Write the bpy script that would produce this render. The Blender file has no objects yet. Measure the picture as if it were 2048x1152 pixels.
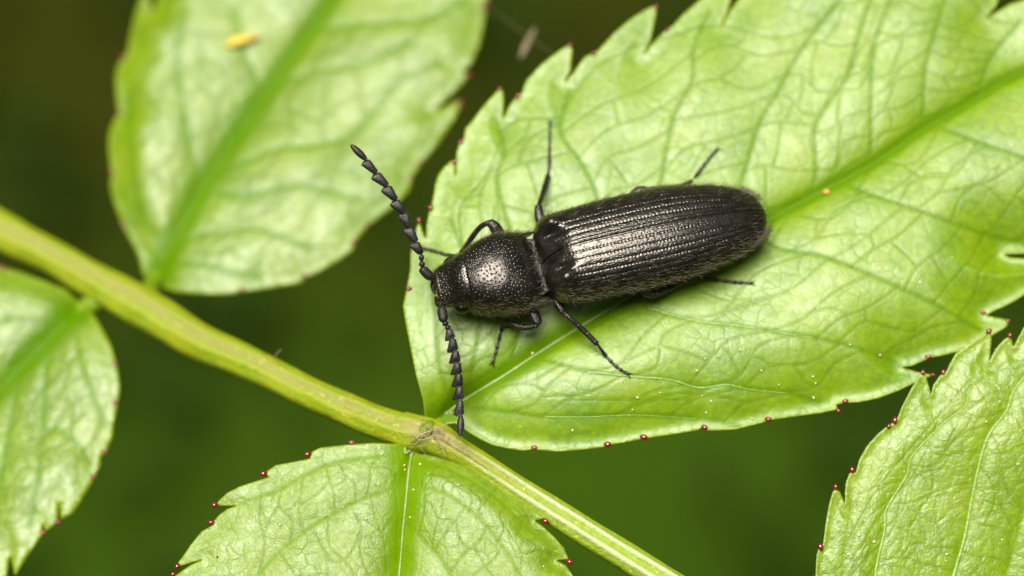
import bpy, math, random
import numpy as np
from mathutils import Vector, Matrix, kdtree
from mathutils.bvhtree import BVHTree
from mathutils.geometry import delaunay_2d_cdt

random.seed(7)
RNG = np.random.default_rng(7)
scene = bpy.context.scene
COL = scene.collection
R = math.radians

# ------------------------------------------------------------------ camera, sky, sun, exposure
TILT = R(22.0)          # camera leans 22 degrees south of straight down
DIST = 60.0             # one unit is about 1.3 mm
SIN, COS = math.sin(TILT), math.cos(TILT)
cam = bpy.data.cameras.new('camera')
cam_ob = bpy.data.objects.new('camera', cam)
COL.objects.link(cam_ob)
cam_ob.location = (0, -DIST * SIN, DIST * COS)
cam_ob.rotation_euler = (TILT, 0, 0)
cam.sensor_width = 36
cam.lens = 36 * DIST / 20.48
cam.clip_start, cam.clip_end = 0.5, 6000
cam.dof.use_dof = True
cam.dof.focus_distance = DIST - 1.05
cam.dof.aperture_fstop = cam.lens * 1e-3 / 2 / 1.25
scene.camera = cam_ob

SUN_N, SUN_W = R(7), R(9)
world = bpy.data.worlds.new('World')
scene.world = world
world.use_nodes = True
wn = world.node_tree.nodes
sky = wn.new('ShaderNodeTexSky')
sky.sky_type = 'NISHITA'
sky.sun_disc = False
sky.air_density, sky.dust_density, sky.ozone_density = .45, 6.0, .3     # white hazy sky
sun_dir = Vector((-math.tan(SUN_W), math.tan(SUN_N), 1)).normalized()   # towards the sun
sky.sun_elevation = math.asin(sun_dir.z)
sky.sun_rotation = math.atan2(sun_dir.x, sun_dir.y)
wn['Background'].inputs['Strength'].default_value = 0.05
world.node_tree.links.new(sky.outputs[0], wn['Background'].inputs['Color'])
sun = bpy.data.lights.new('sun', 'SUN')
sun.energy = 4.0
sun.angle = R(38)
sun.color = (1.0, 0.965, 0.90)
sun_ob = bpy.data.objects.new('sun', sun)
COL.objects.link(sun_ob)
sun_ob.location = (-10, 10, 60)
sun_ob.rotation_euler = sun_dir.to_track_quat('Z', 'Y').to_euler()
scene.view_settings.view_transform = 'Standard'
scene.view_settings.look = 'None'
scene.view_settings.gamma = 1
scene.view_settings.exposure = 1.20
scene.cycles.use_denoising = True
scene.cycles.max_bounces = 8


# ------------------------------------------------------------------ helpers
def ray_point(u, v, z):
    """Where the line of sight through photo pixel (u, v) meets the height z."""
    a = (u - 1024) / 100.0
    b = (576 - v) / 100.0
    d = np.array([a, DIST * SIN + b * COS, -DIST * COS + b * SIN])
    o = np.array([0, -DIST * SIN, DIST * COS])
    t = (z - o[2]) / d[2]
    return o + d * t


def ray_points(uv, z):
    uv = np.asarray(uv, float)
    a = (uv[:, 0] - 1024) / 100.0
    b = (576 - uv[:, 1]) / 100.0
    d = np.stack([a, DIST * SIN + b * COS, -DIST * COS + b * SIN], 1)
    o = np.array([0, -DIST * SIN, DIST * COS])
    t = (z - o[2]) / d[:, 2]
    return o + d * t[:, None]


def tag(o, label=None, cat=None, group=None, kind=None):
    if label: o['label'] = label
    if cat: o['category'] = cat
    if group: o['group'] = group
    if kind: o['kind'] = kind
    return o


def mesh_obj(name, verts, faces, mat, parent=None, smooth=True, origin=None):
    verts = np.asarray(verts, float)
    if origin is not None:
        verts = verts - np.asarray(origin)
    me = bpy.data.meshes.new(name)
    me.from_pydata(verts.tolist(), [], [tuple(int(i) for i in f) for f in faces])
    me.update()
    if smooth:
        me.polygons.foreach_set('use_smooth', [True] * len(me.polygons))
    if mat: me.materials.append(mat)
    o = bpy.data.objects.new(name, me)
    COL.objects.link(o)
    if parent: o.parent = parent
    if origin is not None and parent is None:
        o.location = origin
    return o


def empty(name, loc, rot=None):
    o = bpy.data.objects.new(name, None)
    COL.objects.link(o)
    o.location = loc
    o.empty_display_size = 0.3
    if rot is not None: o.rotation_euler = rot
    return o


def add_attr(o, name, values):
    at = o.data.attributes.new(name, 'FLOAT', 'POINT')
    at.data.foreach_set('value', np.asarray(values, np.float32))


def grid_faces(n, m, wrap=False, flip=False, off=0):
    i = np.arange(n - 1)[:, None]
    j = np.arange(m if wrap else m - 1)[None, :]
    k = (j + 1) % m
    a = i * m + j; b = i * m + k; c = (i + 1) * m + k; d = (i + 1) * m + j
    f = np.stack([a, b, c, d], -1).reshape(-1, 4)
    if flip: f = f[:, ::-1]
    return f + off


def seg_dist(p, poly, closed=False, sign=False):
    """distance of points p (N,2) to a polyline, index parameter of the nearest place, and the side (+ left)."""
    p = np.asarray(p, float); poly = np.asarray(poly, float)
    a = poly; b = np.roll(poly, -1, 0)
    if not closed: a, b = a[:-1], b[:-1]
    ab = b - a
    L = (ab * ab).sum(1) + 1e-12
    best = np.empty(len(p)); par = np.empty(len(p)); sg = np.empty(len(p))
    CH = max(1, 400000 // len(a))
    for i in range(0, len(p), CH):
        q = p[i:i + CH]
        rx = q[:, 0:1] - a[None, :, 0]; ry = q[:, 1:2] - a[None, :, 1]
        t = (rx * ab[:, 0] + ry * ab[:, 1]) / L
        np.minimum(np.maximum(t, 0, out=t), 1, out=t)
        ex = rx - t * ab[:, 0]; ey = ry - t * ab[:, 1]
        d2 = ex * ex + ey * ey
        k = d2.argmin(1); r = np.arange(len(q))
        best[i:i + CH] = np.sqrt(d2[r, k]); par[i:i + CH] = k + t[r, k]
        if sign: sg[i:i + CH] = np.sign(ab[k, 0] * ry[r, k] - ab[k, 1] * rx[r, k])
    return (best, par, sg) if sign else (best, par)


def inside(p, poly):
    x, y = p[:, 0], p[:, 1]
    c = np.zeros(len(p), bool)
    n = len(poly)
    for i in range(n):
        x1, y1 = poly[i]; x2, y2 = poly[(i + 1) % n]
        if y1 == y2: continue
        cond = ((y1 > y) != (y2 > y)) & (x < (x2 - x1) * (y - y1) / (y2 - y1) + x1)
        c ^= cond
    return c


def spline(pts, n, closed=False):
    """Catmull-Rom through the points, about n samples per span."""
    pts = np.asarray(pts, float)
    if closed:
        P = np.vstack([pts[-1], pts, pts[0], pts[1]])
        spans = len(pts)
    else:
        P = np.vstack([2 * pts[0] - pts[1], pts, 2 * pts[-1] - pts[-2]])
        spans = len(pts) - 1
    out = []
    for i in range(spans):
        p0, p1, p2, p3 = P[i:i + 4]
        for t in np.linspace(0, 1, n, endpoint=False):
            out.append(0.5 * ((2 * p1) + (-p0 + p2) * t + (2 * p0 - 5 * p1 + 4 * p2 - p3) * t * t
                              + (-p0 + 3 * p1 - 3 * p2 + p3) * t ** 3))
    if not closed: out.append(pts[-1])
    return np.array(out)


def densify(poly, step, closed=True):
    poly = np.asarray(poly, float)
    out = []
    n = len(poly)
    for i in range(n if closed else n - 1):
        a = poly[i]; b = poly[(i + 1) % n]
        k = max(1, int(round(np.linalg.norm(b - a) / step)))
        for t in range(k): out.append(a + (b - a) * t / k)
    if not closed: out.append(poly[-1])
    return np.array(out)


def waves(x, y, seed, freqs, amps):
    r = np.random.default_rng(seed)
    z = np.zeros_like(x)
    for f, a in zip(freqs, amps):
        for _ in range(5):
            th = r.uniform(0, 2 * math.pi); ph = r.uniform(0, 2 * math.pi)
            ff = f * r.uniform(.7, 1.3)
            z += a / 2.2 * np.sin(ff * (x * math.cos(th) + y * math.sin(th)) + ph
                                  + 0.8 * np.sin(ff * .6 * (y * math.cos(th) - x * math.sin(th)) + ph * 2))
    return z


def tube(points, radii, nseg=10, flat=1.0, up=(0, 0, 1), caps=True):
    """swept tube with rounded ends; returns verts, faces."""
    pts = np.asarray(points, float); n = len(pts)
    radii = np.asarray(radii, float) if np.ndim(radii) else np.full(n, radii)
    T = np.gradient(pts, axis=0)
    T /= np.linalg.norm(T, axis=1)[:, None] + 1e-12
    up = np.asarray(up, float)
    V = []
    for i in range(n):
        s = np.cross(T[i], up)
        if np.linalg.norm(s) < 1e-4: s = np.cross(T[i], (1, 0, 0.01))
        s /= np.linalg.norm(s)
        w = np.cross(s, T[i])
        for k in range(nseg):
            a = 2 * math.pi * k / nseg
            V.append(pts[i] + radii[i] * (math.cos(a) * s + flat * math.sin(a) * w))
    F = grid_faces(n, nseg, wrap=True).tolist()
    if caps:
        V.append(pts[0] - T[0] * radii[0] * .6); c0 = len(V) - 1
        V.append(pts[-1] + T[-1] * radii[-1] * .6); c1 = len(V) - 1
        for k in range(nseg):
            F.append((c0, (k + 1) % nseg, k))
            F.append((c1, (n - 1) * nseg + k, (n - 1) * nseg + (k + 1) % nseg))
    return np.array(V), F


class MeshBag:
    def __init__(self): self.v = []; self.f = []; self.n = 0
    def add(self, v, f):
        self.v.append(np.asarray(v)); self.f += [tuple(int(i) + self.n for i in q) for q in f]
        self.n += len(v)
    def build(self, name, mat, parent=None, origin=None, smooth=True):
        return mesh_obj(name, np.vstack(self.v), self.f, mat, parent, smooth, origin)


def ellipsoid(c, axes, r, nu=10, nv=7):
    """axes: 3 unit rows; r: 3 radii (first is the long axis)."""
    V = []
    for i in range(nv + 1):
        th = math.pi * i / nv
        for j in range(nu):
            ph = 2 * math.pi * j / nu
            q = np.array([r[0] * math.cos(th), r[1] * math.sin(th) * math.cos(ph), r[2] * math.sin(th) * math.sin(ph)])
            V.append(np.asarray(c) + q @ np.asarray(axes))
    return np.array(V), grid_faces(nv + 1, nu, wrap=True, flip=True).tolist()


# ------------------------------------------------------------------ materials
class NT:
    """tiny node-tree writer"""
    def __init__(self, name):
        self.m = bpy.data.materials.new(name); self.m.use_nodes = True
        self.t = self.m.node_tree; self.t.nodes.clear()
        self.out = self.n('ShaderNodeOutputMaterial')
    def n(self, typ, **kw):
        nd = self.t.nodes.new(typ)
        for k, v in kw.items(): setattr(nd, k, v)
        return nd
    def set(self, sock, val):
        if isinstance(val, bpy.types.NodeSocket): self.t.links.new(val, sock)
        elif val is not None: sock.default_value = val
    def math(self, op, a, b=None, c=None, clamp=False):
        nd = self.n('ShaderNodeMath', operation=op, use_clamp=clamp)
        self.set(nd.inputs[0], a); self.set(nd.inputs[1], b)
        if c is not None: self.set(nd.inputs[2], c)
        return nd.outputs[0]
    def vmath(self, op, a, b=None):
        nd = self.n('ShaderNodeVectorMath', operation=op)
        self.set(nd.inputs[0], a)
        if b is not None:
            self.set(nd.inputs[3] if op == 'SCALE' else nd.inputs[1], b)
        return nd.outputs[0]
    def mix(self, f, a, b, mode='MIX'):
        nd = self.n('ShaderNodeMix', data_type='RGBA', blend_type=mode)
        self.set(nd.inputs[0], f)
        self.set(nd.inputs[6], a if not isinstance(a, tuple) else (*a, 1)[:4])
        self.set(nd.inputs[7], b if not isinstance(b, tuple) else (*b, 1)[:4])
        return nd.outputs[2]
    def ramp(self, x, lo, hi, a=0.0, b=1.0, smooth=True):
        nd = self.n('ShaderNodeMapRange', interpolation_type='SMOOTHSTEP' if smooth else 'LINEAR')
        self.set(nd.inputs[0], x)
        for i, v in enumerate((lo, hi, a, b)): self.set(nd.inputs[i + 1], v)
        return nd.outputs[0]
    def noise(self, vec, scale, detail=2.0, rough=.5, out=0):
        nd = self.n('ShaderNodeTexNoise')
        self.set(nd.inputs['Vector'], vec)
        nd.inputs['Scale'].default_value = scale
        nd.inputs['Detail'].default_value = detail
        nd.inputs['Roughness'].default_value = rough
        return nd.outputs[out]
    def voro(self, vec, scale, feature='DISTANCE_TO_EDGE', dim='2D', rnd=1.0, out='Distance'):
        nd = self.n('ShaderNodeTexVoronoi', feature=feature, voronoi_dimensions=dim)
        self.set(nd.inputs['Vector'], vec)
        nd.inputs['Scale'].default_value = scale
        nd.inputs['Randomness'].default_value = rnd
        return nd.outputs[out]
    def attr(self, name):
        return self.n('ShaderNodeAttribute', attribute_name=name).outputs['Fac']
    def coords(self): return self.n('ShaderNodeTexCoord').outputs['Object']
    def bump(self, h, strength, dist, normal=None):
        nd = self.n('ShaderNodeBump')
        nd.inputs['Strength'].default_value = strength
        nd.inputs['Distance'].default_value = dist
        self.set(nd.inputs['Height'], h)
        if normal is not None: self.set(nd.inputs['Normal'], normal)
        return nd.outputs[0]
    def principled(self, **kw):
        nd = self.n('ShaderNodeBsdfPrincipled')
        for k, v in kw.items():
            s = nd.inputs[k.replace('_', ' ')]
            if isinstance(v, tuple) and len(v) == 3: v = (*v, 1)
            self.set(s, v)
        return nd.outputs[0]
    def done(self, shader):
        self.t.links.new(shader, self.out.inputs['Surface'])
        return self.m


def leaf_material(name, base, dark, vein, line_amt=.55, vein_amt=.8, rough=.385, fine=.5, cell=2.3, warp=.35, relief=1.0, rung_amt=.36, margin=(.17, .23, .003)):
    n = NT(name)
    co = n.coords()
    wv = n.vmath('SUBTRACT', n.noise(co, .9, 2, .5, 1), (.5, .5, .5))
    w2 = n.vmath('SUBTRACT', n.noise(co, 4.5, 2, .5, 1), (.5, .5, .5))
    p = n.vmath('ADD', n.vmath('ADD', co, n.vmath('SCALE', wv, warp * 1.3)), n.vmath('SCALE', w2, .16))
    v1 = n.voro(p, cell)
    v2 = n.voro(n.vmath('ADD', p, (3.7, 1.9, 0)), cell * 2.9)
    l1 = n.ramp(v1, .0, .10, 1, 0)
    l2 = n.ramp(v2, .0, .10, 1, 0)
    fade = n.ramp(n.noise(co, 1.3, 2), .38, .62)
    l1 = n.math('MULTIPLY', l1, n.ramp(n.noise(co, 1.1, 2), .38, .66, .12, 1))
    l2 = n.math('MULTIPLY', l2, n.math('MULTIPLY', fade, .55))
    lines = n.math('MAXIMUM', l1, l2)
    big = n.ramp(n.noise(co, .55, 3, .55), .35, .68)
    c = n.mix(big, base, dark)
    mott = n.noise(co, 7, 4, .65)
    c = n.mix(n.ramp(n.noise(co, .8, 2), .45, .75, 0, .55), c, (base[0] * 1.35, base[1] * 1.05, base[2]))
    c = n.mix(n.ramp(mott, .35, .7, 0, .45), c, tuple(x * 1.5 for x in base))
    c = n.mix(n.math('MULTIPLY', lines, line_amt), c, tuple(x * .62 for x in dark))
    ru = n.attr('rung')
    c = n.mix(n.math('MULTIPLY', ru, rung_amt), c, tuple(x * .7 for x in dark))
    va = n.attr('vein')
    c = n.mix(n.math('MULTIPLY', va, vein_amt), c, vein)
    c = n.mix(n.attr('rim'), c, margin)
    # relief: cells bulge between the veinlets, fine wrinkles, sunken big veins
    h = n.math('ADD', n.math('MULTIPLY', n.ramp(v1, 0, .30), .016 * relief), n.math('MULTIPLY', n.ramp(v2, 0, .3), .006 * relief))
    h = n.math('ADD', h, n.math('MULTIPLY', n.noise(co, 5, 3, .6), .011 * relief))
    wr = n.noise(n.vmath('MULTIPLY', p, (1, 1, 1)), 26, 3, .6)
    h = n.math('ADD', h, n.math('MULTIPLY', wr, .0055 * fine))
    h = n.math('SUBTRACT', h, n.math('ADD', n.math('MULTIPLY', va, .008), n.math('MULTIPLY', ru, .006)))
    bp = n.bump(h, 1.0, 1.0)
    rr = n.math('ADD', n.math('MULTIPLY', lines, .12), n.ramp(n.noise(co, 3, 3), .3, .7, rough - .05, rough + .07))
    bs = n.principled(Base_Color=c, Roughness=rr, IOR=1.54, Specular_IOR_Level=n.math('SUBTRACT', .5, n.math('MULTIPLY', n.math('MAXIMUM', va, n.math('MAXIMUM', n.math('MULTIPLY', lines, .4), n.math('MULTIPLY', ru, .5))), .45)), Normal=bp)
    tr = n.n('ShaderNodeBsdfTranslucent')
    n.set(tr.inputs['Color'], n.mix(1.0, c, (1.5, 1.35, .5), 'MULTIPLY'))
    mx = n.n('ShaderNodeMixShader'); mx.inputs[0].default_value = .22
    n.t.links.new(bs, mx.inputs[1]); n.t.links.new(tr.outputs[0], mx.inputs[2])
    return n.done(mx.outputs[0])


G1, G2 = (.122, .208, .001), (.084, .166, .0007)
M_LEAF_MAIN = leaf_material('main_leaflet', G1, G2, (.062, .140, .0004), vein_amt=.85, line_amt=0.13, relief=.12, cell=3.4, fine=.9)
M_LEAF_BACK = leaf_material('back_leaflet', (.112, .185, .0016), (.084, .155, .0012), (.060, .145, .0003), vein_amt=.9, relief=.3, line_amt=0.3, cell=3)
M_LEAF_FRONT = leaf_material('front_leaflet', (.118, .192, .0014), (.088, .165, .0008), (.098, .190, .0006), vein_amt=1.0, line_amt=0.3, fine=1.8, relief=.26, cell=3.6)
M_LEAF_CORNER = leaf_material('corner_leaflet', (.130, .210, .001), (.100, .180, .0008), (.10, .18, .003), vein_amt=.4, relief=.38, line_amt=0.5, fine=1.3, rough=.36, cell=3)


def simple(name, col, rough=.4, noise_amt=.25, scale=8, bump=.0, **kw):
    n = NT(name)
    co = n.coords()
    nz = n.noise(co, scale, 4, .6)
    c = n.mix(n.ramp(nz, .3, .7, 0, noise_amt), col, tuple(x * .45 for x in col))
    nrm = n.bump(nz, bump, .05) if bump else None
    return n.done(n.principled(Base_Color=c, Roughness=rough, Normal=nrm, **kw) if nrm else n.principled(Base_Color=c, Roughness=rough, **kw))


M_VEIN_PALE = simple('pale_vein', (.155, .215, .045), .5, .4, 14, .3)
M_VEIN_GREY = simple('grey_vein', (.15, .25, .035), .38, .5, 14, .5)
M_GLAND = simple('red_gland', (.13, .006, .010), .13, .5, 12, 0, Coat_Weight=.6, Coat_Roughness=.05)
M_GLAND_PALE = simple('pink_gland', (0.18, 0.042, 0.03), .2, .4, 12)
M_POLLEN = simple('pollen', (0.4464, 0.4092, 0.1612), .6, .3, 30)
M_ORANGE = simple('orange_speck', (0.465, 0.2232, 0.0372), .6, .3, 20)
M_YELLOW = simple('yellow_petal', (.44, .32, .016), .5, .35, 5)
M_FLUFF = simple('dry_fluff', (0.1228, 0.1023, 0.04774), .7, .3, 5)
M_SILK = simple('silk', (.20, .18, .085), .6, .35, 10)
M_SILK_DIM = simple('far_silk', (0.062, 0.0558, 0.0186), .5, .2, 10)
M_DARKSPECK = simple('dark_speck', (.05, .03, .01), .5, .3, 20)


def rachis_material():
    n = NT('leaf_stalk')
    co = n.coords()
    ac = n.attr('across'); al = n.attr('along')
    nz = n.noise(co, 2.2, 4, .6); nf = n.noise(co, 14, 4, .65)
    edge = n.mix(n.ramp(nz, .35, .65), (.185, .220, .0012), (.150, .21, .0012))
    right = n.mix(n.ramp(nf, .3, .7), (.125, .205, .0030), (.175, .24, .008))
    c = n.mix(n.ramp(al, .60, .72), edge, right)
    tan = n.mix(n.ramp(nf, .35, .65), (0.1376, 0.1258, 0.0238), (0.1735, 0.1734, 0.0374))
    wob = n.math('ADD', n.math('ABSOLUTE', n.math('ADD', ac, .05)), n.math('MULTIPLY', n.math('SUBTRACT', nz, .5), .55))
    amt = n.math('MULTIPLY', n.ramp(wob, .0, .62, .72, 0), n.ramp(al, .58, .74, 1, 0))
    c = n.mix(amt, c, tan)
    ridge = n.math('MULTIPLY', n.attr('ridge'), n.ramp(al, .58, .70))
    c = n.mix(n.math('MULTIPLY', ridge, n.ramp(nf, .3, .6, .55, .95)), c, (.36, .40, .22))  # whitish sheen along the ridges, painted into the colour
    pink = n.math('MULTIPLY', n.ramp(n.math('ABSOLUTE', n.math('SUBTRACT', al, .572)), 0, .05, .75, 0), n.ramp(n.math('ABSOLUTE', ac), .2, .8, 1, 0))
    c = n.mix(pink, c, (0.216, 0.16, 0.056))
    sp = n.voro(co, 5.5, 'F1', '3D')
    c = n.mix(n.ramp(sp, .1, .2, .8, 0), c, (0.304, 0.304, 0.056))
    h = n.math('ADD', n.math('MULTIPLY', nf, .04), n.math('MULTIPLY', nz, .08))
    return n.done(n.principled(Base_Color=c, Roughness=.55, Specular_IOR_Level=.35, Normal=n.bump(h, .8, 1.0)))


M_RACHIS = rachis_material()


def chitin(name, col=(.010, .009, .007), rough=.30, scale=30, bump=.012, stretch=None, rvar=.10, spec=.46):
    n = NT(name)
    co = n.coords()
    if stretch: 
        q = n.vmath('MULTIPLY', co, stretch)
    else: q = co
    v = n.voro(q, scale, 'F1', '3D')
    nz = n.noise(co, 60, 3, .6)
    h = n.math('ADD', n.math('MULTIPLY', n.ramp(v, 0, .55), bump), n.math('MULTIPLY', nz, bump * .45))
    c = n.mix(n.ramp(n.noise(co, 5, 3), .35, .65), col, tuple(x * 2.0 for x in col))
    rr = n.ramp(n.noise(co, 24, 3), .3, .7, rough - rvar / 2, rough + rvar / 2)
    return n.done(n.principled(Base_Color=c, Roughness=rr, IOR=1.56, Specular_IOR_Level=spec, Specular_Tint=(1, .93, .81), Normal=n.bump(h, 1.0, 1.0)))


M_ELYTRA = chitin('wing_case_chitin', (.005, .0045, .0035), rough=.225, scale=20, bump=.0042, stretch=(.7, 1.2, 1.2))
M_PRONOTUM = chitin('shield_chitin', (.004, .0036, .0028), .235, 26, .0036, spec=.38)
M_HEAD = chitin('head_chitin', (.004, .0036, .0028), .225, 22, .002)
M_LEG = chitin('leg_chitin', (.007, .006, .005), .30, 24, .006, spec=.35)
M_ANTENNA = chitin('antenna_chitin', (.006, .006, .006), .45, 30, .005, spec=.28)
M_BELLY = chitin('belly_chitin', (.006, .005, .004), .32, 16, .012)
M_EYE = simple('eye', (.004, .003, .0025), .12, .3, 10)
M_JAW = simple('jaw', (.014, .009, .004), .3, .4, 12)
M_HAIR = simple('pale_hair', (.085, .065, .03), .38, .3, 2)


# ------------------------------------------------------------------ ground far below
def ground_material():
    n = NT('undergrowth_floor')
    co = n.coords()
    sep = n.n('ShaderNodeSeparateXYZ'); n.set(sep.inputs[0], co)
    big = n.noise(co, .022, 3, .5)
    y = n.math('ADD', sep.outputs[1], n.math('MULTIPLY', n.math('SUBTRACT', big, .5), 34))
    y = n.math('ADD', y, n.math('MULTIPLY', sep.outputs[0], -.10))
    litter = n.mix(n.ramp(n.noise(co, .5, 5, .7), .3, .7), (.0172, .0200, .0004), (.0115, .0152, .0003))
    moss = n.mix(n.ramp(n.noise(co, .4, 5, .7), .3, .7), (0.01014, 0.02808, 0.000468), (0.0078, 0.02106, 0.00039))
    bright = n.mix(n.ramp(n.noise(co, .03, 2), .48, .66), moss, (0.0176, 0.04, 0.0008))
    c = n.mix(n.ramp(y, 24, 42), bright, litter)
    return n.done(n.principled(Base_Color=c, Roughness=.9, Specular_IOR_Level=.05, Normal=n.bump(n.noise(co, 1.2, 5, .7), .6, .6)))


GZ = -75.0
rr = np.concatenate([np.linspace(.01, 110, 30), np.linspace(116, 320, 40), [420, 700, 1200, 2200, 4000]])
aa = np.linspace(0, 2 * math.pi, 120, endpoint=False)
gr_, ga_ = np.meshgrid(rr, aa, indexing='ij')
gx, gy = gr_ * np.cos(ga_), gr_ * np.sin(ga_) + 25
added_bank = np.clip((gr_ - 112) / 180, 0, 1)
gz = GZ + 2.5 * waves(gx, gy, 3, [.05, .15], [.6, .3]) * (gr_ < 300) + (3 * added_bank ** 2 - 2 * added_bank ** 3) * (300 + 30 * waves(gx, gy, 8, [.02, .06], [.8, .5]) * (gr_ < 400))
# added banks out of view round the plant, raised to block the low sky
g = mesh_obj('ground', np.stack([gx, gy, gz], -1).reshape(-1, 3), grid_faces(len(rr), len(aa), wrap=True), ground_material())
tag(g, 'dark mossy ground far below the leaves', kind='structure')

# loose low leaves on that ground, far out of focus
bag = MeshBag()
for _ in range(1500):
    x, y = RNG.uniform(-70, 70), RNG.uniform(-45, 85)
    z = GZ + RNG.uniform(.5, 6)
    L, W = RNG.uniform(2, 5), RNG.uniform(.8, 1.8)
    a, tl = RNG.uniform(0, 6.28), RNG.uniform(-.5, .5)
    ca, sa = math.cos(a), math.sin(a)
    v = []
    for (p, q, h) in ((-1, 0, -.2), (-.3, -1, .1), (.4, -.8, .1), (1, 0, -.3), (.4, .8, .1), (-.3, 1, .1), (0, 0, .25)):
        px, py = p * L / 2, q * W / 2
        v.append((x + px * ca - py * sa, y + px * sa + py * ca, z + h * .8 + px * tl))
    bag.add(v, [(6, k, (k + 1) % 6) for k in range(6)])
M_COVER = simple('ground_leaves', (0.01014, 0.0234, 0.000468), .8, .6, .05, Specular_IOR_Level=.05)
tag(bag.build('ground_cover', M_COVER), 'blurred dark green low leaves on the ground', kind='stuff')

# ------------------------------------------------------------------ the compound leaf
NODE = ray_point(862, 868, -.75)
plant = empty('compound_leaf', NODE)
tag(plant, 'bright green toothed compound leaf with leaflets along a yellow-green stalk', 'leaf')

SURF = {}          # name -> function(x, y) giving the height of a leaflet


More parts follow.
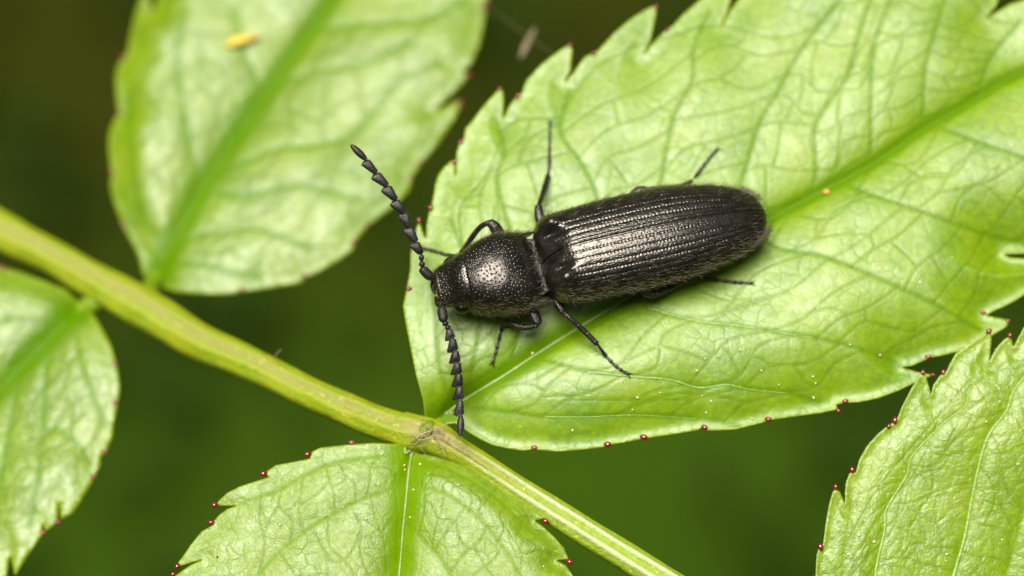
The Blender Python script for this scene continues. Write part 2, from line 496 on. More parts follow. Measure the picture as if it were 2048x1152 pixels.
class Leaflet:
    def __init__(self, outline, midrib, veins, plane, fold=(.4, .6), side=(0, 0), droop=(.25, 1.0), quilt=.05,
                 step=.065, seed=1, und=.05, recurve=(0, .25), lop=(1, 1), vein_w=.10, mid_w=.16, ladder=(), rungs=7, ladder_w=.028):
        self.plane, self.fold, self.side, self.droop, self.quilt = plane, fold, side, droop, quilt
        self.lop = lop
        self.seed, self.und, self.recurve, self.vein_w, self.mid_w, self.step = seed, und, recurve, vein_w, mid_w, step
        self.uv_out = densify(outline, 12)
        self.uv_mid = spline(midrib, 5)
        self.uv_v = [spline(v, 4) for v in veins]
        self.ladder_w = ladder_w
        rg = np.random.default_rng(seed + 100)
        self.rungs = []
        for a, b in ladder:                      # finer veins that link neighbouring side veins
            A, B = self.uv_v[a], self.uv_v[b]
            at = lambda P, t: np.array([np.interp(t * (len(P) - 1), np.arange(len(P)), P[:, i]) for i in (0, 1)])
            prev = None
            for k in range(rungs):
                t = (k + .6 + rg.uniform(-.25, .25)) / (rungs + .3)
                p0, p1 = at(A, t), at(B, min(1, max(0, t + rg.uniform(-.06, .06))))
                w = p1 - p0; nn = np.array([-w[1], w[0]])
                pts = [p0, p0 + w * .3 + nn * rg.uniform(-.14, .14), p0 + w * .62 + nn * rg.uniform(-.14, .14), p1]
                self.rungs.append(spline(pts, 3))
                if prev is not None and rg.random() < .8:
                    f = rg.uniform(.35, .65)
                    a0, a1 = prev[int(f * (len(prev) - 1))], self.rungs[-1][int((1 - f) * (len(self.rungs[-1]) - 1))]
                    self.rungs.append(spline([a0, (a0 + a1) / 2 + rg.normal(0, 5, 2), a1], 3))
                prev = self.rungs[-1] if len(self.rungs[-1]) > 8 else self.rungs[-2]
        f = lambda uv: self.on_plane(uv)
        self.out, self.mid = f(self.uv_out)[:, :2], f(self.uv_mid)[:, :2]
        self.vs = [f(v)[:, :2] for v in self.uv_v]
        for _ in range(3):
            g = lambda uv, xy: ray_points(uv, self.height(xy))[:, :2]
            o, m = g(self.uv_out, self.out), g(self.uv_mid, self.mid)
            vs = [g(a, b) for a, b in zip(self.uv_v, self.vs)]
            self.out, self.mid, self.vs = o, m, vs

    def base(self, xy):
        z0, ax, ay, x0, y0 = self.plane
        return z0 + ax * (xy[:, 0] - x0) + ay * (xy[:, 1] - y0)

    def on_plane(self, uv):
        p = ray_points(uv, self.plane[0])
        for _ in range(6): p = ray_points(uv, self.base(p))
        return p

    def height(self, xy, full=False):
        xy = np.asarray(xy, float)
        dm, par, sd = seg_dist(xy, self.mid, sign=True)
        de, _ = seg_dist(xy, self.out, True)
        dv = np.full(len(xy), 9.0)
        for v in self.vs: dv = np.minimum(dv, seg_dist(xy, v)[0])
        k, w = self.fold
        z = self.base(xy) + k * w * (1 - np.exp(-dm / w)) - k * w
        z += np.where(sd > 0, self.side[0], self.side[1]) * dm
        m, r = self.droop
        t = np.clip(1 - de / r, 0, 1)
        z -= m * t * t * np.where(sd > 0, 1 + (self.lop[0] - 1) * np.tanh(dm / .4), 1 + (self.lop[1] - 1) * np.tanh(dm / .4))
        rc, rr = self.recurve
        if rc:
            t = np.clip(1 - de / rr, 0, 1)
            z += rc * t * t * np.where(sd > 0, min(1, self.lop[0]), min(1, self.lop[1]))
        z += self.quilt * (1 - np.exp(-(dv / .20) ** 2)) * np.clip(de / .3, 0, 1)
        z += waves(xy[:, 0], xy[:, 1], self.seed, [1.6, 4.0], [self.und, self.und * .22])
        if full: return z, dm, dv, de, par
        return z

    def at(self, u, v):
        """point of the upper face under photo pixel (u, v)"""
        o = cam_ob.location
        d = Vector(ray_point(u, v, 0)) - o
        hit = self.bvh.ray_cast(o, d.normalized())[0]
        if hit is None:
            hit = self.bvh.find_nearest(Vector(self.on_plane([(u, v)])[0]))[0]
        return np.array(hit)

    def build(self, mat, label=None, thick=.055):
        lo, hi = self.out.min(0), self.out.max(0)
        s = self.step
        nx, ny = int((hi[0] - lo[0]) / s) + 1, int((hi[1] - lo[1]) / (s * .866)) + 1
        jx, jy = np.meshgrid(np.arange(nx), np.arange(ny))
        px = lo[0] + (jx + .5 * (jy % 2)) * s; py = lo[1] + jy * s * .866
        pts = np.stack([px, py], -1).reshape(-1, 2) + RNG.normal(0, s * .06, (nx * ny, 2))
        out = densify(self.out, s * .9)
        pts = pts[inside(pts, out)]
        pts = pts[seg_dist(pts, out, True)[0] > s * .55]
        allp = np.vstack([out, pts])
        n = len(out)
        vv, _, ff, _, _, _ = delaunay_2d_cdt([Vector(p) for p in allp.tolist()], [(i, (i + 1) % n) for i in range(n)], [], 1, 1e-6)
        xy = np.array([tuple(v) for v in vv]); ff = np.array(ff)
        z, dm, dv, de, par = self.height(xy, True)
        N = len(xy)
        a = xy[ff[:, 1]] - xy[ff[:, 0]]; b = xy[ff[:, 2]] - xy[ff[:, 0]]
        flip = (a[:, 0] * b[:, 1] - a[:, 1] * b[:, 0]) < 0
        ff[flip] = ff[flip][:, ::-1]
        cnt = {}
        for t in ff.tolist():
            for i in range(3):
                cnt[(t[i], t[(i + 1) % 3])] = 1
        border = [e for e in cnt if (e[1], e[0]) not in cnt]
        top = np.column_stack([xy, z])
        th = thick * np.clip(de / .1, .35, 1)
        bot = np.column_stack([xy, z - th])
        faces = ff.tolist() + (ff[:, ::-1] + N).tolist() + [(e[1], e[0], e[0] + N, e[1] + N) for e in border]
        self.bvh = BVHTree.FromPolygons(top.tolist(), ff.tolist())
        o = mesh_obj('leaflet', np.vstack([top, bot]), faces, mat, plant, True, NODE)
        frac = par / (len(self.mid) - 1)
        mw = self.mid_w * (1.25 - .6 * frac)
        vein = np.maximum(np.exp(-(dm / mw) ** 4), .75 * np.exp(-(dv / self.vein_w) ** 2))
        dt = np.full(N, 9.0)
        for q in self.rungs:
            xyq = ray_points(q, self.height(self.on_plane(q)[:, :2]))[:, :2]
            near = np.where((np.abs(xy - xyq.mean(0)) < np.ptp(xyq, axis=0) / 2 + .3).all(1))[0]
            if len(near): dt[near] = np.minimum(dt[near], seg_dist(xy[near], xyq)[0])
        add_attr(o, 'rung', np.tile(np.exp(-(dt / self.ladder_w) ** 2), 2))
        rim = np.clip(1 - de / .05, 0, 1)
        add_attr(o, 'vein', np.tile(vein, 2)); add_attr(o, 'rim', np.tile(rim, 2))
        if label: o['label'] = label
        self.obj = o
        return o

    def ridge(self, name, uv, w0, w1, mat, lift=.01, wob=0.0):
        uv = spline(uv, 8)
        p = np.array([self.at(*q) for q in uv])
        p[:, 2] += lift
        n = len(p)
        w = np.linspace(w0, w1, n) * (1 + wob * RNG.normal(0, .25, n))
        v, f = tube(p, w, 8, flat=.55)
        return mesh_obj(name, v, f, mat, self.obj, True, NODE)

    def glands(self, lst):
        for it in lst:
            u, v, ang = it[:3]
            size = it[3] if len(it) > 3 else 1.0
            mat = it[4] if len(it) > 4 else M_GLAND
            # nearest margin point gives the height
            p = self.on_plane([(u, v)])
            d = np.hypot(*(self.out - p[0, :2]).T)
            q = self.out[d.argmin()]
            z = self.height(q[None])[0] + .01
            c = ray_point(u, v, z)
            a = R(ang)
            ax = np.array([math.cos(a), math.sin(a), .15]); ax /= np.linalg.norm(ax); c = c - ax * .02
            b = np.cross((0, 0, 1), ax); b /= np.linalg.norm(b)
            cc = np.cross(ax, b)
            ve, fa = ellipsoid(c, (ax, b, cc), (.076 * size, .050 * size, .048 * size), 10, 8)
            tt = ((ve - c) @ ax) / (.088 * size)
            ve = c + (ve - c) * (1 - .22 * np.clip(tt, 0, 1))[:, None]      # slightly egg-shaped
            mesh_obj('gland', ve, fa, mat, self.obj, True, NODE)


OUT_MAIN = [(850, 834), (846, 800), (832, 750), (822, 700), (812, 650), (806, 612), (813, 578), (820, 540), (821, 505), (826, 480), (833, 455), (838, 443),
  (843, 455), (851, 478), (853, 450), (858, 425), (862, 415), (866, 395), (868, 385), (870, 370), (876, 350), (888, 334), (902, 322), (909, 319), (911, 335), (909, 354), (912, 345), (912, 320), (913, 305), (918, 288), (923, 283), (928, 275), (930, 258),
  (943, 243), (966, 213), (985, 192), (999, 177), (1006, 182), (1008, 200), (1006, 237), (1017, 215), (1027, 200), (1036, 193), (1043, 186), (1053, 160), (1083, 128), (1123, 98),
  (1141, 88), (1145, 100), (1141, 139), (1130, 164), (1150, 141), (1170, 113), (1190, 105), (1199, 98), (1228, 66), (1265, 35), (1295, 17), (1313, 10), (1312, 30), (1301, 82), (1285, 110), (1302, 90), (1330, 62), (1347, 50), (1366, 29),
  (1399, 0), (1430, -25), (1468, -45), (1465, -10), (1455, 25), (1441, 54), (1460, 22), (1480, -5), (1530, -60), (1650, -140), (1800, -180), (1920, -170), (2010, -90), (2012, -30), (1990, 15), (1972, 38), (1990, 26), (2020, 8), (2060, -4),
  (2160, -30), (2280, 60), (2330, 200), (2280, 350), (2200, 440), (2120, 490), (2048, 507), (2008, 508), (2020, 515), (2060, 518), (2130, 530), (2100, 565), (2048, 590), (2031, 601), (2008, 613), (1985, 623), (1972, 631), (1992, 635),
  (2019, 640), (2014, 653), (1984, 671), (1934, 699), (1883, 711), (1866, 714), (1851, 719), (1828, 730), (1803, 735), (1836, 744), (1867, 750), (1848, 757), (1797, 781), (1758, 796), (1719, 804),
  (1693, 805), (1672, 809), (1676, 818), (1641, 826), (1594, 832), (1552, 838), (1534, 841), (1523, 846), (1469, 859), (1428, 861), (1413, 860), (1402, 855), (1396, 860), (1348, 868), (1301, 875), (1284, 877),
  (1277, 879), (1247, 885), (1222, 889), (1206, 894), (1165, 899), (1115, 903), (1083, 900), (1066, 898), (1047, 901), (1018, 897), (986, 890), (960, 878), (938, 865), (921, 852), (909, 846), (896, 848), (880, 856), (862, 862), (850, 856)]
MID_MAIN = [(862, 852), (890, 828), (934, 796), (1008, 751), (1067, 712), (1145, 663), (1262, 592), (1400, 515), (1530, 442), (1650, 380), (1760, 318), (1840, 262), (1930, 210), (2048, 145), (2230, 110)]
V_MAIN = [
  [(915, 812), (1004, 823), (1090, 833), (1164, 834), (1273, 830), (1400, 838), (1480, 852)],
  [(1060, 716), (1094, 720), (1176, 743), (1270, 753), (1340, 759), (1398, 775), (1453, 769), (1504, 779), (1574, 786), (1640, 805)],
  [(1262, 592), (1297, 615), (1387, 640), (1484, 652), (1590, 669), (1660, 682), (1740, 705), (1800, 730)],
  [(1500, 458), (1560, 497), (1640, 510), (1720, 540), (1820, 585), (1900, 625), (1960, 660)],
  [(1680, 365), (1760, 395), (1850, 425), (1960, 465), (2060, 490)],
  [(1860, 248), (1950, 280), (2060, 320), (2200, 380)],
  [(905, 815), (880, 740), (872, 680), (868, 600), (850, 520)],
  [(930, 798), (945, 730), (960, 645), (950, 560), (900, 440)],
  [(1015, 745), (1040, 640), (1025, 480), (993, 360), (1010, 300), (990, 235)],
  [(1145, 663), (1185, 520), (1195, 400), (1160, 320), (1120, 260), (1140, 180)],
  [(1270, 588), (1300, 470), (1322, 365), (1347, 234), (1384, 161), (1388, 91), (1420, 20)],
  [(1450, 487), (1486, 358), (1519, 248), (1556, 183), (1585, 128), (1621, 73), (1680, 0)],
  [(1590, 412), (1630, 358), (1629, 263), (1650, 215), (1694, 153), (1720, 60), (1760, -50)],
  [(1742, 328), (1742, 204), (1749, 88), (1790, -20)],
  [(1844, 260), (1851, 139), (1870, 66), (1900, -30)],
  [(1950, 200), (1980, 120), (2040, 40)]]
main = Leaflet(OUT_MAIN, MID_MAIN, V_MAIN, (-.02, .015, .06, 2, 0), fold=(.60, .50), side=(.0, -.03), droop=(.70, 1.7), lop=(.3, 1),
               quilt=.012, step=.046, vein_w=.055, mid_w=.20, seed=5, und=.032, recurve=(.17, .30), ladder=[(0, 1), (1, 2), (2, 3), (3, 4), (4, 5), (6, 7), (7, 8), (8, 9), (9, 10), (10, 11), (11, 12), (12, 13), (13, 14), (14, 15)], rungs=7, ladder_w=.034)
main.build(M_LEAF_MAIN, 'the large leaflet that carries the black beetle')
main.glands([(815, 577, 170), (838, 438, 95), (861, 413, 100), (911, 322, 60, .95), (923, 281, 80, .95), (1037, 190, 80), (1000, 176, 70, .7, M_GLAND_PALE), (1141, 89, 60, .8, M_GLAND_PALE),
             (1190, 105, 60, .9), (1313, 12, 50, .8, M_GLAND_PALE), (1336, 58, 60, .8), (1969, 626, -20, .95, M_GLAND_PALE), (2018, 642, -10, .85, M_GLAND_PALE), (1859, 714, -5), (1868, 750, -10, .8),
             (1693, 802, 10), (1679, 822, -20, .9), (1539, 839, -15, 1.05), (1411, 856, -40, 1.05), (1290, 875, -15, 1.25), (1218, 889, -5, 1.2), (1071, 895, -5, .95, M_GLAND_PALE)])
main.ridge('midrib', MID_MAIN[1:8], .030, .018, M_VEIN_PALE, .0, .6)
main.ridge('side_vein', V_MAIN[1][2:-1], .028, .012, M_VEIN_GREY, -.005, .8)
main.ridge('side_vein', V_MAIN[0][2:6], .014, .006, M_VEIN_GREY, -.002, .8)
main.ridge('side_vein', V_MAIN[2][1:6], .030, .010, M_VEIN_GREY, -.008, .8)

OUT_TL = [(305, 578), (285, 545), (280, 521), (271, 498), (254, 468), (246, 452), (234, 422), (225, 396), (220, 368), (223, 352), (220, 328), (217, 292), (219, 264), (225, 248), (237, 226), (233, 194), (231, 156), (236, 131), (246, 117), (255, 106), (261, 69),
  (270, 30), (280, 0), (292, -40), (300, 0), (307, 25), (312, 5), (330, -60), (400, -140), (560, -260), (760, -330), (960, -300), (1060, -160), (1020, -60), (968, 8), (971, 25), (966, 52), (959, 87), (942, 128), (924, 141), (936, 148), (928, 163), (893, 198), (868, 220), (893, 214), (915, 201), (923, 207),
  (907, 240), (872, 292), (843, 326), (826, 352), (817, 382), (790, 410), (760, 433), (737, 450), (718, 473), (711, 483), (704, 501), (676, 521), (633, 546), (615, 553), (599, 566), (548, 574), (520, 579), (485, 583), (463, 587), (435, 589), (395, 587), (350, 583), (322, 575)]
MID_TL = [(300, 588), (330, 522), (390, 402), (440, 322), (520, 205), (600, 90), (665, 0), (760, -140), (860, -300)]
V_TL = [[(400, 385), (384, 310), (374, 250), (358, 167), (355, 97), (370, 20)], [(530, 190), (503, 140), (487, 105), (470, 20)], [(340, 505), (290, 440), (270, 380), (262, 290), (255, 200)],
        [(318, 545), (356, 532), (407, 529), (452, 544), (520, 555)], [(345, 492), (407, 470), (449, 464), (520, 459), (620, 500)], [(420, 355), (480, 330), (560, 298), (640, 290), (699, 271), (751, 222), (803, 160), (880, 130)],
        [(405, 380), (500, 390), (600, 370), (720, 400)], [(540, 180), (629, 146), (727, 128), (820, 80)], [(620, 65), (727, 49), (855, 38), (930, 0)]]
tl = Leaflet(OUT_TL, MID_TL, V_TL, (-2.95, .02, .03, -5.0, 2.6), fold=(.42, .8), side=(-.02, .0), droop=(.40, 1.0), lop=(1.2, .5), quilt=.015, step=.08, seed=11, und=.04, recurve=(.12, .3), mid_w=.29, vein_w=.085, ladder=[(2, 0), (0, 1), (3, 4), (4, 6), (6, 5), (5, 7), (7, 8)], rungs=5, ladder_w=.06)
tl.build(M_LEAF_BACK, 'blurred leaflet at the upper left with a yellow sliver on it')
tl.glands([(244, 117, 120, 1.1), (238, 225, 130, 1.1), (224, 347, 130, 1.1), (245, 450, 190, 1.1), (484, 582, -80, 1.1), (613, 553, -50, 1.1), (711, 484, -30, 1.0), (735, 451, -40, .9), (824, 357, -20, .9), (843, 326, -20, .8),
           (921, 204, 40, 1, M_GLAND_PALE), (937, 149, 40, 1, M_GLAND_PALE), (969, 9, 60, 1.3)])

OUT_LL = [(165, 612), (134, 581), (87, 561), (40, 544), (10, 536), (-60, 520), (-160, 560), (-280, 700), (-330, 900), (-300, 1080), (-200, 1230), (-60, 1280), (0, 1240), (13, 1152), (20, 1110), (30, 1151), (47, 1124), (74, 1084), (86, 1066), (84, 1045), (92, 1062), (114, 1045), (118, 1000), (122, 1038), (144, 1027), (161, 1003), (178, 973), (188, 957),
  (201, 930), (200, 915), (211, 904), (224, 876), (228, 842), (235, 810), (240, 775), (236, 745), (233, 728), (221, 688), (201, 652), (184, 625)]
MID_LL = [(178, 606), (120, 655), (60, 715), (0, 780), (-90, 880), (-200, 1060), (-260, 1180)]
V_LL = [[(110, 665), (90, 755), (84, 849), (74, 963), (60, 1050)], [(150, 632), (160, 720), (190, 800), (210, 850)], [(40, 735), (20, 850), (0, 960), (-20, 1080)], [(88, 860), (127, 862), (165, 900), (180, 930)], [(120, 655), (60, 640), (0, 640), (-60, 660)], [(40, 735), (-40, 740), (-120, 760)]]
ll = Leaflet(OUT_LL, MID_LL, V_LL, (-2.75, .10, .06, -9, -2), fold=(.45, .7), side=(0, .02), droop=(.28, .8), lop=(.5, 1.2), quilt=.015, step=.08, seed=21, und=.05, recurve=(.08, .25), mid_w=.34, vein_w=.07, ladder=[(1, 0), (0, 2), (2, 3), (4, 5)], rungs=6, ladder_w=.055)
ll.build(M_LEAF_BACK, 'blurred leaflet at the lower left, cut by the left edge')
ll.glands([(4, 534, 120, 1.1), (233, 728, 0, .9), (233, 806, -10, 1.0), (211, 905, -20, 1.0), (188, 956, -30, 1.05), (117, 1045, -40, 1.05), (88, 1067, -60, 1.05)])

OUT_BT = [(818, 886), (790, 888), (748, 886), (711, 888), (690, 890), (671, 892), (641, 895), (626, 902), (619, 910), (621, 917), (586, 924), (552, 930), (534, 942), (532, 948), (538, 954), (503, 965), (479, 973), (454, 986), (440, 999), (433, 1008), (439, 1011), (473, 1012), (454, 1018), (436, 1032), (428, 1042), (428, 1049), (403, 1063), (381, 1090), (366, 1112),
  (357, 1124), (353, 1134), (366, 1130), (406, 1119), (381, 1130), (362, 1143), (350, 1152), (330, 1185), (290, 1270), (330, 1420), (500, 1580), (720, 1650), (950, 1600), (1120, 1480), (1190, 1340), (1195, 1230), (1178, 1185), (1160, 1170), (1144, 1148), (1131, 1130), (1113, 1121), (1137, 1118), (1128, 1096), (1109, 1074), (1086, 1053), (1069, 1041), (1086, 1037), (1083, 1032), (1070, 1019), (1051, 1003), (1025, 987), (1013, 977), (1005, 962), (970, 941), (941, 926), (922, 918), (899, 912), (857, 909), (835, 908)]
MID_BT = [(830, 880), (824, 905), (818, 940), (812, 1000), (806, 1060), (798, 1152), (780, 1300), (740, 1560)]
V_BT = [[(815, 965), (778, 980), (733, 996), (699, 1011), (656, 1035), (619, 1057), (570, 1095), (534, 1130), (500, 1170)], [(820, 905), (754, 913), (671, 925), (610, 950), (558, 980), (500, 1000)], [(800, 1120), (760, 1160), (700, 1230), (600, 1350)],
        [(806, 1060), (831, 1067), (860, 1095), (889, 1129), (930, 1200), (1000, 1300)], [(815, 960), (850, 974), (896, 990), (960, 1040), (1010, 1100), (1060, 1180)], [(822, 910), (880, 930), (950, 965), (1010, 1010), (1060, 1060)]]
bt = Leaflet(OUT_BT, MID_BT, V_BT, (-.93, .06, .14, -2.8, -4.6), fold=(.62, .42), side=(.0, .0), droop=(.26, .9), lop=(1.5, .35), quilt=.03, step=.036, seed=31, und=.03, recurve=(.07, .18), mid_w=.36, vein_w=.045, ladder=[(1, 0), (0, 2), (5, 4), (4, 3)], rungs=7, ladder_w=.026)
bt.build(M_LEAF_FRONT, 'sharp leaflet at the bottom with a pale midrib')
bt.glands([(701, 885, 175, .95, M_GLAND_PALE), (613, 909, 185, 1.15), (525, 948, 205, 1.15), (427, 1011, 215, 1.05), (420, 1045, 190, .95), (353, 1134, 230, 1.0), (344, 1149, 200, .9),
           (919, 917, 20, .7, M_GLAND_PALE), (1013, 974, -20, .95), (1093, 1043, -25, 1.1), (1141, 1125, -35, 1.1)])
bt.ridge('midrib', MID_BT[:-1], .030, .018, M_VEIN_PALE, .015, .5)

OUT_BR = [(1631, 1152), (1633, 1111), (1637, 1097), (1646, 1089), (1651, 1049), (1658, 1009), (1665, 985), (1671, 976), (1680, 984), (1690, 1008), (1690, 985), (1692, 965), (1698, 948), (1706, 942), (1711, 947), (1718, 920), (1733, 893), (1756, 867), (1775, 852), (1785, 846), (1794, 838), (1804, 813), (1822, 778), (1840, 750), (1846, 745), (1851, 750), (1859, 776), (1862, 790),
  (1867, 769), (1880, 751), (1892, 745), (1898, 731), (1911, 707), (1947, 682), (1972, 665), (1982, 664), (1983, 680), (1980, 711), (1978, 723), (1991, 698), (2008, 679), (2020, 672), (2024, 682), (2027, 694), (2036, 676), (2050, 651), (2120, 560), (2240, 520), (2420, 620), (2500, 800), (2480, 1000), (2360, 1200), (2160, 1380), (1900, 1480), (1720, 1440), (1650, 1320), (1632, 1230)]
V_BR = [[(1840, 1330), (1890, 1230), (1907, 1152), (1929, 1075), (1944, 996), (1964, 907), (1982, 862), (2013, 822), (2027, 782), (2060, 740), (2100, 680)],
        [(1740, 1330), (1745, 1220), (1753, 1133), (1769, 1062), (1773, 1018), (1813, 951), (1822, 915), (1858, 875), (1893, 840), (1929, 813), (1940, 773), (1945, 730)],
        [(1990, 1250), (2020, 1120), (2060, 980), (2110, 860)], [(1690, 1300), (1680, 1180), (1690, 1080)]]
MID_BR = [(1700, 1440), (1900, 1330), (2060, 1200), (2200, 1000), (2350, 780), (2420, 650)]
br = Leaflet(OUT_BR, MID_BR, V_BR, (-.80, -.10, .33, 8.8, -3.6), fold=(.3, .6), side=(-.05, 0), droop=(.18, .9), quilt=.035, step=.042, seed=41, und=.04, recurve=(.10, .22), vein_w=.06, ladder=[(3, 1), (1, 0), (0, 2)], rungs=9, ladder_w=.024)
br.build(M_LEAF_CORNER, 'sharp leaflet in the lower right corner with red-tipped teeth')
br.glands([(1640, 1091, 110, 1.2), (1671, 971, 100, 1.0), (1704, 937, 100, 1.1), (1779, 850, 60, .85), (1790, 838, 85, 1.15), (1846, 742, 90, .9), (1888, 742, 60, .9), (1980, 661, 40, 1.0), (2020, 668, 85, .9), (1628, 1153, 100, .9)])
br.ridge('side_vein', V_BR[0][1:-1], .042, .022, M_VEIN_GREY, -.004, .5)
br.ridge('side_vein', V_BR[1][1:-1], .030, .014, M_VEIN_GREY, -.004, .6)

# the stalk (rachis): swept grooved profile
RP = [(-160, 372, -3.9, .50), (0, 462, -3.5, .46), (100, 512, -3.25, .41), (200, 569, -3.0, .44), (290, 619, -2.75, .47), (400, 684, -2.35, .43), (500, 727, -2.0, .375), (600, 777, -1.7, .35), (700, 822, -1.38, .365), (790, 856, -1.12, .37), (862, 874, -1.0, .36), (930, 910, -1.0, .27), (1040, 981, -1.08, .27), (1180, 1069, -1.22, .285), (1320, 1156, -1.35, .30), (1480, 1256, -1.5, .32), (1650, 1390, -1.6, .33)]
uvw = spline(np.array(RP), 10)
cp = np.array([ray_point(a[0], a[1], a[2] + .0) for a in uvw])
T = np.gradient(cp, axis=0); T /= np.linalg.norm(T, axis=1)[:, None]
NP = 40
V, AC, AL, RG = [], [], [], []
for i in range(len(cp)):
    s = np.cross(T[i], (0, 0, 1)); s /= np.linalg.norm(s); w = np.cross(s, T[i])
    fr = i / (len(cp) - 1)
    px = uvw[i, 0]
    g_amt = .13 + .09 * np.clip((px - 860) / 150, 0, 1)
    for k in range(NP):
        a = 2 * math.pi * k / NP
        ca, sa = math.cos(a), math.sin(a)
        r = uvw[i, 3] * (.92 if uvw[i, 0] < 800 else 1.0)
        groove = math.exp(-(ca / .22) ** 2) - .55 * math.exp(-((abs(ca) - .42) / .16) ** 2) + .6 * math.exp(-((abs(ca) - .72) / .12) ** 2)
        rad_z = .9 - (g_amt * groove if sa > 0 else 0)
        wob = 1 + .02 * math.sin(i * .55 + 3 * a) + .015 * math.sin(i * .21 + 7 * ca)
        V.append(cp[i] + r * wob * (ca * s + rad_z * sa * w))
        AC.append(ca); AL.append((px + 160) / 1810.0 if True else fr); RG.append(math.exp(-((abs(ca) - .40) / .17) ** 2) if sa > 0 else 0)
F = grid_faces(len(cp), NP, wrap=True).tolist()
F.append(tuple(range(NP - 1, -1, -1))); F.append(tuple(range((len(cp) - 1) * NP, len(cp) * NP)))
ra = mesh_obj('stalk', V, F, M_RACHIS, plant, True, NODE)
add_attr(ra, 'across', AC); add_attr(ra, 'along', AL); add_attr(ra, 'ridge', RG)


M_STEM = simple('stem_green', (.105, .17, .001), .5, .35, 3, Specular_IOR_Level=.35)
# short leaflet stalks that join each leaflet to the main stalk
def stem(uvz, radii):
    p = spline(np.array([ray_point(*q) for q in uvz]), 6)
    r = np.interp(np.linspace(0, 1, len(p)), np.linspace(0, 1, len(radii)), radii)
    v, f = tube(p, r, 12, .8)
    o = mesh_obj('leaflet_stem', v, f, M_STEM, plant, True, NODE)
    n = len(v)
    add_attr(o, 'across', np.full(n, .9)); add_attr(o, 'along', np.full(n, .3)); add_attr(o, 'ridge', np.zeros(n))


def zof(lf, u, v): return lf.at(u, v)[2]


stem([(835, 875, -1.0), (856, 856, -.75), (868, 846, zof(main, 872, 843) - .03), (892, 828, zof(main, 892, 828) - .08)], [.20, .15, .13, .05])
stem([(275, 622, -2.95), (292, 594, -2.85), (312, 556, zof(tl, 312, 556) - .06), (345, 495, zof(tl, 345, 495) - .14)], [.36, .24, .19, .07])
stem([(225, 585, -3.05), (188, 605, -3.08), (150, 630, zof(ll, 150, 630) - .20), (95, 678, zof(ll, 95, 678) - .25)], [.36, .24, .17, .07])
stem([(862, 872, -1.15), (838, 890, -1.12), (822, 915, zof(bt, 822, 915) - .13), (815, 960, zof(bt, 815, 960) - .16)], [.3, .2, .14, .06])

# ------------------------------------------------------------------ the click beetle
pf, pt = ray_point(868, 578, .74), ray_point(1527, 427, .68)
fw = (pf - pt)[:2]; BL = float(np.hypot(*fw)); fw /= BL
heading = math.atan2(fw[1], fw[0])
MIDS = BL / 2
org = (pf + pt) / 2; org[2] = 0.0
beetle = empty('click_beetle', org, (0, 0, heading))
tag(beetle, 'black click beetle with ridged wing cases standing on the large leaflet', 'beetle')
BM = Matrix.Translation(Vector(org)) @ Matrix.Rotation(heading, 4, 'Z')
BI = np.array(BM.inverted())


def to_local(p):
    p = np.atleast_2d(p)
    return (np.hstack([p, np.ones((len(p), 1))]) @ BI.T)[:, :3]


def LP(u, v, z): return to_local(ray_point(u, v, z))[0]
def LS(u, v, dz=.03):
    """point on the big leaflet's face under a pixel, in beetle space"""
    p = main.at(u, v); p = p.copy(); p[2] += dz
    return to_local(p)[0]


HAIRS = []      # (position, normal, direction, length)


def finish_grid(P, disp=None):
    ds = np.gradient(P, axis=0); dp = np.gradient(P, axis=1)
    N = np.cross(dp, ds)
    N /= np.linalg.norm(N, axis=2)[..., None] + 1e-9
    return N


def interp(x, pts):
    pts = np.array(pts); 
    # smooth (monotone-ish) interpolation: sample catmull-rom densely, then linear
    d = spline(pts, 12)
    return np.interp(x, d[:, 0], d[:, 1])


EA0 = [(2.16, .60), (2.22, .74), (2.32, .87), (2.55, .96), (3.0, 1.005), (3.6, 1.03), (4.3, 1.04), (5.0, 1.01), (5.6, .93), (6.1, .79), (6.45, .62), (6.65, .44), (6.76, .24), (6.80, .04)]
EA = [(a, b * (.955 if a < 5.3 else .93)) for a, b in EA0]
EB = [(2.16, .28), (2.22, .42), (2.32, .54), (2.55, .645), (3.0, .685), (3.6, .70), (4.3, .70), (5.0, .665), (5.6, .58), (6.1, .45), (6.45, .31), (6.65, .20), (6.76, .10), (6.80, .015)]
EZ = [(2.1, .74), (3.5, .75), (5.0, .72), (6.0, .69), (6.8, .66)]


def body_noise_points(n, P, N, weight, length, spread, back=(-1, 0, .25), jitter=.35):
    """pick hair roots on a grid of positions"""
    flat = P.reshape(-1, 3); nf = N.reshape(-1, 3); w = weight.reshape(-1)
    idx = RNG.choice(len(flat), n, p=w / w.sum())
    for i in idx:
        d = np.array(back) + RNG.normal(0, jitter, 3) + spread * nf[i]
        HAIRS.append((flat[i], d / np.linalg.norm(d), length * RNG.uniform(.6, 1.3)))


